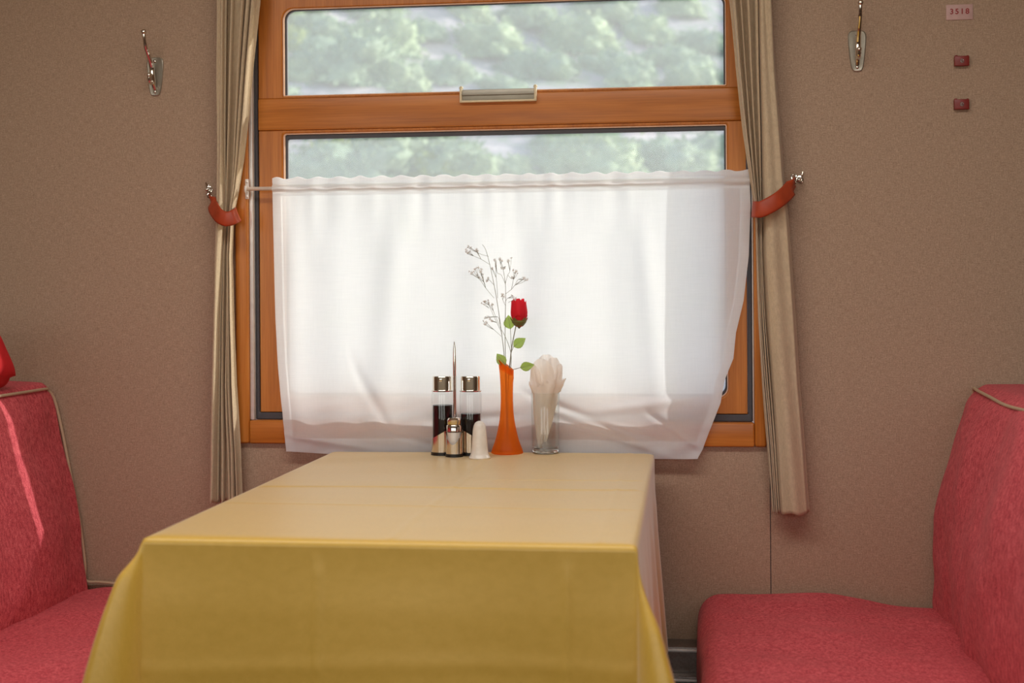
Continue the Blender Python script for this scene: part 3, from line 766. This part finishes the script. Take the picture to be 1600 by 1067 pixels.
b = MB(); b.tube([(hx, ym-.006, TT+.004), (hx, ym-.006, TT+.12), (hx, ym-.006, TT+.19), (hx, ym-.006, TT+.222), (hx, ym-.006, TT+.236)], [.0032, .0034, .0036, .003, .0007], 12)
b.build('handle', 'chrome', stand)
tag(stand, 'chrome cruet stand with an upright handle holding two sauce bottles and a small jar', 'cruet stand')
def bottle(c, lvl, lab):
    root = base('sauce_bottle', (c.x, c.y, TT+.007))
    z0 = TT+.0072; hg = 94*mpx; r = RB
    MB().lathe([(r-.003, 0), (r, .003), (r, hg-.008), (r-.0008, hg-.004), (r-.002, hg)], (c.x, c.y, z0), 40, True, False).build('glass_body', 'bottle_glass', root)
    MB().lathe([(r-.0045, .0035), (r-.0022, .006), (r-.0022, lvl-.0003), (r-.003, lvl)], (c.x, c.y, z0), 40).build('sauce', 'soy_sauce', root)
    zc_ = z0+hg-.001; h = 24*mpx
    b = MB(); b.lathe([(r+.0006, 0), (r+.0006, .002), (r-.0010, .0026), (r-.0018, .004), (r-.0018, h-.002), (r-.003, h), (.004, h+.0005)], (c.x, c.y, zc_), 40)
    b.box(c.x-.0035, c.x+.0035, c.y-r-.0012, c.y-r+.006, zc_+h-.010, zc_+h-.003, .0015)
    cp = b.build('cap', 'chrome', root)
    tag(root, lab, 'sauce bottle'); return root
bottle(A_, 72*mpx, 'left glass sauce bottle in the stand, nearly full of dark sauce, metal cap')
bottle(B_, 59*mpx, 'right glass sauce bottle in the stand, less full of dark sauce, metal cap')
root = base('spice_jar', (C_.x, C_.y, TT+.007)); z0 = TT+.0072; hj = 34*mpx
MB().lathe([(RC-.002, 0), (RC, .002), (RC, hj-.004), (RC-.001, hj)], (C_.x, C_.y, z0), 32, True, False).build('glass_body', 'bottle_glass', root)
MB().lathe([(RC-.003, .003), (RC-.0016, .005), (RC-.0016, hj-.002)], (C_.x, C_.y, z0), 32).build('salt', 'salt', root)
MB().lathe([(RC, 0), (RC, .012), (RC-.001, .0135), (RC-.0025, .014), (RC-.0015, .0155), (RC-.0012, .024), (RC-.004, .028), (.002, .0295)], (C_.x, C_.y, z0+hj-.0005), 32).build('cap', 'chrome', root)
tag(root, 'small glass spice jar with metal cap at the front of the cruet stand', 'spice jar')
# white shaker
p = at(749.5, 716); mp = PXM(p)
pf = [(16.5, 0), (17, 1.5), (15.5, 4), (13.6, 8), (12.6, 18), (11.6, 32), (10.4, 45), (9.2, 51), (7, 55.5), (3.5, 58), (0.3, 58.6)]
o = MB().lathe([(a*mp, c*mp) for a, c in pf], (p.x, p.y, TT), 36).build('salt_shaker', 'white_ceramic', org=(p.x, p.y, TT)); tag(o, 'small plain white ceramic shaker beside the cruet stand', 'salt shaker')
b = MB()
for k in range(5):
    a = k*math.tau/5; b.ball((p.x+2.4*mp*math.cos(a), p.y+2.4*mp*math.sin(a), TT+58.0*mp), .0006, 1)
b.build('pour_hole', 'black_plastic', o)

# ------------------------------------------------------------------ vase with flowers
p = at(792.5, 708); mp = PXM(p); VB = Vector((p.x, p.y, TT))
prof = [(0, 24.5), (1.5, 25), (6, 23.8), (12, 21.4), (20, 18.6), (30, 16), (40, 13.8), (52, 11.6), (66, 10.2), (82, 9.6), (98, 9.7), (112, 10.2), (124, 11), (136, 12.4), (146, 14.4)]
n = 48; b = MB()
def vz(t, a):   # slanted, pointed lip
    return t if t < 110 else 110+(t-110)*(.55+.52*((1-math.cos(a))/2)**1.3)
def vf(off):
    def f(u, v):
        a = u*math.tau; i = v*(len(prof)-1); k = min(int(i), len(prof)-2); t = lerp(prof[k][0], prof[k+1][0], i-k); r = lerp(prof[k][1], prof[k+1][1], i-k)
        if t > 120 and math.cos(a) > 0: r = r-(r-11)*math.cos(a)
        if off and v < .04: r *= v/.04*.9
        return Vector((VB.x+(r-off)*mp*math.cos(a), VB.y+(r-off)*mp*math.sin(a), TT+(vz(t, a)+(2 if off and v < .05 else 0))*mp))
    return f
V1 = b.grid(vf(0), n, 60, True); V2 = b.grid(lambda u, v: vf(1.3)(u, .9+.1*v), n, 8, True)
for i in range(n): b.b.faces.new((V1[-1][i], V1[-1][(i+1) % n], V2[-1][(i+1) % n], V2[-1][i]))
b.b.faces.new(V1[0][::-1])
o = b.build('bud_vase', 'orange_plastic', org=VB, auto=50); tag(o, 'slender orange bud vase with a slanted lip holding a red rose', 'vase')
def F(px, py, dy=0.0): return Py(px, py, VB.y+dy)
# rose
root = base('artificial_rose', (VB.x, VB.y, TT+.02))
rc = F(811, 488); FR_ = mp
st = spline([Vector((VB.x+.001, VB.y, TT+.012)), F(794, 600), F(797, 565), F(800, 540), F(806, 510)], 8)
MB().tube(st, .0011, 8).build('stem', 'stem_green', root)
b = MB(); rb = random.Random(3)
def petal(b, a0, wd, r0, r1, h0, h1, lean, tip):
    def f(u, v):
        a = a0+(u-.5)*wd; s = math.sin(min(1, v*1.0)*math.pi*.62)
        r = lerp(r0, r1, v)*(.25+.78*math.sin(min(1, v*1.25+.12)*math.pi*.5))*(1.06-.36*v**2.5)+lean*v**4
        topn = 1-(abs(2*u-1)**2.4)*.28
        z = lerp(h0, h1, v)*(topn if v > .5 else 1)+tip*v**6*(1-abs(2*u-1))
        r += .0007*math.sin(a*5+v*4)
        return Vector((rc.x+r*math.cos(a), rc.y+r*math.sin(a), rc.z-.0295+z))
    b.grid(f, 12, 14)
for k in range(5): petal(b, k*math.tau/5+.3, 1.9, .0175, .0175, 0, .050, .003, .006)
for k in range(5): petal(b, k*math.tau/5+.9, 1.9, .0155, .0150, .002, .055, .0005, .004)
for k in range(4): petal(b, k*math.tau/4, 2.2, .0115, .009, .006, .057, -.001, .002)
for k in range(3): petal(b, k*math.tau/3, 2.8, .007, .004, .01, .057, -.001, 0)
b.build('petals', 'rose_red', root, auto=0)
b = MB(); b.lathe([(.0012, -.034), (.0035, -.031), (.0095, -.028), (.0150, -.021), (.0162, -.0165), (.015, -.017), (.007, -.022)], (rc.x, rc.y, rc.z), 24)
for k in range(5):
    a = k*math.tau/5+.5
    b.grid(lambda u, v: Vector((rc.x+(.0164+.0035*v)*math.cos(a+(u-.5)*.8*(1-v)), rc.y+(.0164+.0035*v)*math.sin(a+(u-.5)*.8*(1-v)), rc.z-.017+.007*v)), 5, 6)
b.build('calyx', 'calyx_green', root, auto=0)
def leaf(c, ang, ln, wd, tilt, parent, stalk=None):
    ca, sa = math.cos(ang), math.sin(ang)
    def f(u, v):
        t = v; half = wd*math.sin(math.pi*min(1, t**.8))*.5*(1+.06*math.sin(t*40)*abs(u-.5)*2)
        x = (t-.5)*ln; y = (u-.5)*2*half; zz = .004*abs(u-.5)*2*math.sin(math.pi*t)+.003*math.sin(t*3)
        px_ = x*ca-y*sa; pz_ = x*sa+y*ca
        return Vector((c.x+px_, c.y-zz+pz_*tilt, c.z+pz_))
    b = MB(); b.grid(f, 9, 16)
    o = b.build('leaf', 'leaf_green', parent, auto=0)
    mo = o.modifiers.new('s', 'SOLIDIFY'); mo.thickness = .0004
    e = Vector((c.x-ln*.5*ca, c.y-.002-ln*.5*sa*tilt, c.z-ln*.5*sa)); g = Vector((c.x+ln*.3*ca, c.y-.0028+ln*.3*sa*tilt, c.z+ln*.3*sa))
    v = MB().tube(([stalk, e] if stalk else [e])+[g], [.0007, .0006, .0003] if stalk else [.0006, .0003], 6).build('leaf_stalk', 'stem_green', o)
leaf(F(796, 503, .012), math.radians(100), .030, .024, .2, root, F(799, 545, .004))
leaf(F(812, 535, -.004), math.radians(35), .031, .022, .2, root, F(799, 550))
leaf(F(783, 561, -.006), math.radians(130), .030, .021, .25, root, F(797, 573))
leaf(F(824, 572, -.01), math.radians(12), .031, .020, -.2, root, F(799, 578))
tag(root, 'red artificial rose bud with green leaves standing in the orange vase', 'flower')
# dried filler flowers (positions read in a 4.444x enlargement of the photo with origin 700,360)
def G(x, y, dy=0): return F(700+x/4.444, 360+y/4.444, dy)
root = base('baby_breath_spray', (VB.x, VB.y, TT+.02))
gr = random.Random(11)
SA = [(398, 975), (388, 850), (375, 735), (345, 520), (320, 380), (290, 237), (262, 135), (238, 98)]
SB = [(405, 985), (398, 850), (396, 700), (400, 500), (398, 370), (378, 250), (355, 205)]
SC = [(432, 995), (438, 860), (405, 755), (372, 690)]
def path(P, dy0, dy1): return spline([G(x, y, lerp(dy0, dy1, i/(len(P)-1))) for i, (x, y) in enumerate(P)], 5)
b = MB()
for P, d0, d1 in ((SA, .002, -.012), (SB, .003, .014), (SC, 0, .006)):
    q = path(P, d0, d1); q = [Vector((VB.x, VB.y, TT+.012))]+q if P is not SC else q
    b.tube(q, [lerp(.0009, .0004, i/(len(q)-1)) for i in range(len(q))], 6)
BR = [[(290, 237), (230, 200), (180, 178), (140, 152)], [(230, 200), (195, 140)], [(280, 180), (215, 160), (160, 122)], [(180, 178), (128, 145)],
      [(320, 470), (262, 400), (215, 335), (158, 302)], [(262, 400), (240, 330), (232, 270)], [(215, 335), (188, 270)], [(320, 380), (282, 340), (270, 350)], [(345, 470), (335, 330), (310, 270)], [(262, 400), (250, 360), (220, 325)],
      [(375, 715), (320, 600), (285, 520), (262, 492)], [(285, 540), (232, 505)], [(370, 690), (315, 560), (300, 520)], [(360, 650), (345, 600), (275, 602)], [(370, 735), (320, 690), (265, 640)], [(340, 640), (310, 630)],
      [(398, 370), (370, 310), (340, 290), (330, 215)], [(398, 370), (415, 310), (430, 280), (418, 210)], [(385, 270), (365, 235), (362, 198)], [(385, 270), (400, 250), (375, 262)], [(400, 440), (440, 410), (465, 380), (530, 330)], [(465, 380), (490, 340), (540, 345)], [(440, 410), (455, 340), (465, 295)], [(398, 500), (415, 470), (455, 465)], [(398, 520), (380, 480), (378, 445)], [(420, 500), (440, 490), (470, 480)], [(415, 310), (440, 335), (455, 330)]]
tips = []
for P in BR:
    P2 = [(x, y) for x, y in P]; d = gr.uniform(-.015, .018)
    b.tube(path(P2, 0, d), .00042, 5)
    tips.append((P2[-1], d))
    for k in range(gr.choice((2, 3))):
        e = (P2[-1][0]+gr.uniform(-22, 22), P2[-1][1]+gr.uniform(-20, 16)); d2 = d+gr.uniform(-.006, .006)
        b.tube([G(*P2[-2], d*.6), G((P2[-2][0]*.4+e[0]*.6), (P2[-2][1]*.5+e[1]*.5), d2*.9), G(*e, d2)], .00034, 5)
        tips.append((e, d2))
b.build('stem', 'stem_green', root, auto=0)
bm_ = None
for (x, y), d in tips[:99]:
    c = G(x, y, d)
    if bm_ is None:
        q = MB()
        for k in range(6):
            a = k*math.tau/6
            q.grid(lambda u, v: Vector((.0034*v*math.cos(a+(u-.5)*1.0*math.sin(math.pi*(v*.75+.1))), .0034*v*math.sin(a+(u-.5)*1.0*math.sin(math.pi*(v*.75+.1))), .0012*v*v)), 4, 4)
        q.ball((0, 0, .0003), .0017, 1)
        ob = q.build('blossom', 'blossom_white', auto=0); bm_ = ob.data; ob.parent = root; ob.location = c-root.location; ob.rotation_euler = (1.2, .3, 0)
    else:
        ob = bpy.data.objects.new('blossom', bm_); COL.objects.link(ob); ob.parent = root; ob.location = c-root.location
        ob.rotation_euler = (gr.uniform(-1.6, 1.6), gr.uniform(-1, 1), gr.uniform(0, 6)); s = gr.uniform(.75, 1.25); ob.scale = (s, s, s)
tag(root, 'airy spray of tiny white filler flowers rising behind the red rose', 'flower')

# ------------------------------------------------------------------ tumbler with napkins
p = at(852.5, 708); mp = PXM(p)
root = base('drinking_glass', (p.x, p.y, TT))
b = MB()
b.lathe([(19.5*mp, 0), (21.5*mp, 1.5*mp), (22.3*mp, 94*mp), (22.0*mp, 94.6*mp), (21.6*mp, 94*mp), (20.6*mp, 12*mp), (18*mp, 9.5*mp), (.3*mp, 8*mp)], (p.x, p.y, TT+.0003), 48, True, True)
b.build('tumbler', 'tumbler_glass', root)
R = [Vector((p.x+21.2*mp*math.cos(t), p.y+21.2*mp*math.sin(t), TT+9.5*mp)) for t in [k*math.tau/40 for k in range(41)]]
m_, nt_, b_ = nmat('thick_glass'); b_.inputs['Transmission Weight'].default_value = 1; b_.inputs['Roughness'].default_value = .05; b_.inputs['IOR'].default_value = 1.4
b_.inputs['Base Color'].default_value = (.95, .96, .94, 1)
MB().lathe([(19*mp, .6*mp), (20.4*mp, 2.2*mp), (20.2*mp, 8*mp), (17*mp, 8.6*mp), (.3*mp, 7.6*mp)], (p.x, p.y, TT+.0003), 48).build('glass_base', 'thick_glass', root)
tag(root, 'clear drinking glass stuffed with white paper napkins, right of the vase', 'glass')
root2 = base('paper_napkins', (p.x, p.y, TT+.01))
def nap(px0, px1, top, ap, seed, dy, flare):
    """one folded napkin cone: narrow foot ap (px), top edge spanning px0..px1 at py top"""
    a_ = Py(px0, top, p.y+dy); c_ = Py(px1, top, p.y+dy); f_ = Py(ap[0], ap[1], p.y+dy*.3)
    cx = (a_.x+c_.x)/2; rw = (c_.x-a_.x)/2
    def f(u, v):
        a = u*math.tau; ctr = Vector((lerp(f_.x, cx, v), p.y+dy*v, lerp(f_.z, a_.z, v)))
        r = lerp(.0028, rw, v**.9)
        fold = 1+.16*math.sin(a*5+seed)*v+.13*noise.noise(Vector((math.cos(a)*2, math.sin(a)*2, v*3+seed)))
        if v > .86: r *= 1+flare*(v-.86)/.14
        q = ctr+Vector((r*fold*math.cos(a), r*fold*math.sin(a)*.75, 0))
        q.z += v**3*.012*noise.noise(Vector((math.cos(a)*3, math.sin(a)*3, seed)))
        lim = 20.0*mp
        if q.z < TT+95*mp:
            d = Vector((q.x-p.x, q.y-p.y, 0))
            if d.length > lim: d = d.normalized()*lim; q.x = p.x+d.x; q.y = p.y+d.y
        return q
    b = MB(); b.grid(f, 60, 36, True)
    b.build('napkin', 'napkin_paper', root2, auto=0)
nap(829, 874, 601, (843, 700), 1.0, 0, .12)
nap(846, 880, 592, (852, 690), 9.0, .004, .18)
def frill(px, py, wpx, hpx, face, bulge, seed, dy):
    """a rounded, softly creased corner of a napkin standing up; face = heading of its outward side"""
    c = Py(px, py, p.y+dy); wd, ht = wpx*mp, hpx*mp; o_ = Vector((math.cos(face), math.sin(face), 0)); s_ = Vector((-o_.y, o_.x, 0))
    def f(u, v):
        t = 2*u-1; edge = math.sqrt(max(0, 1-abs(t)**2.4))
        h = v*ht*(.25+.75*edge)
        k = bulge*mp*math.sin(v*math.pi*.62)*(1-.7*t*t)
        cr = .0014*noise.noise(Vector((u*5, v*3, seed)))+.0012*math.sin(t*9+seed)*v
        return c+s_*(t*wd*(.55+.45*math.sin(min(1, v+.3)*math.pi*.5)))+o_*(k+cr)+Vector((0, 0, h+.0012*noise.noise(Vector((u*8, seed, 0)))*v))
    b = MB(); b.grid(f, 30, 22); b.build('crumpled_corner', 'napkin_paper', root2, auto=0)
frill(848, 606, 20, 46, math.radians(-95), 10, 1.3, -.004)
frill(840, 608, 14, 40, math.radians(-140), 9, 3.1, -.002)
frill(862, 608, 17, 50, math.radians(-60), 8, 6.2, .001)
frill(870, 606, 11, 38, math.radians(-30), 8, 8.8, .002)
frill(854, 606, 20, 52, math.radians(95), 8, 11.4, .005)
tag(root2, 'white paper napkins folded into a cone inside the drinking glass', 'napkins')
for o in bpy.data.objects:
    if '_b' in o: del o['_b']
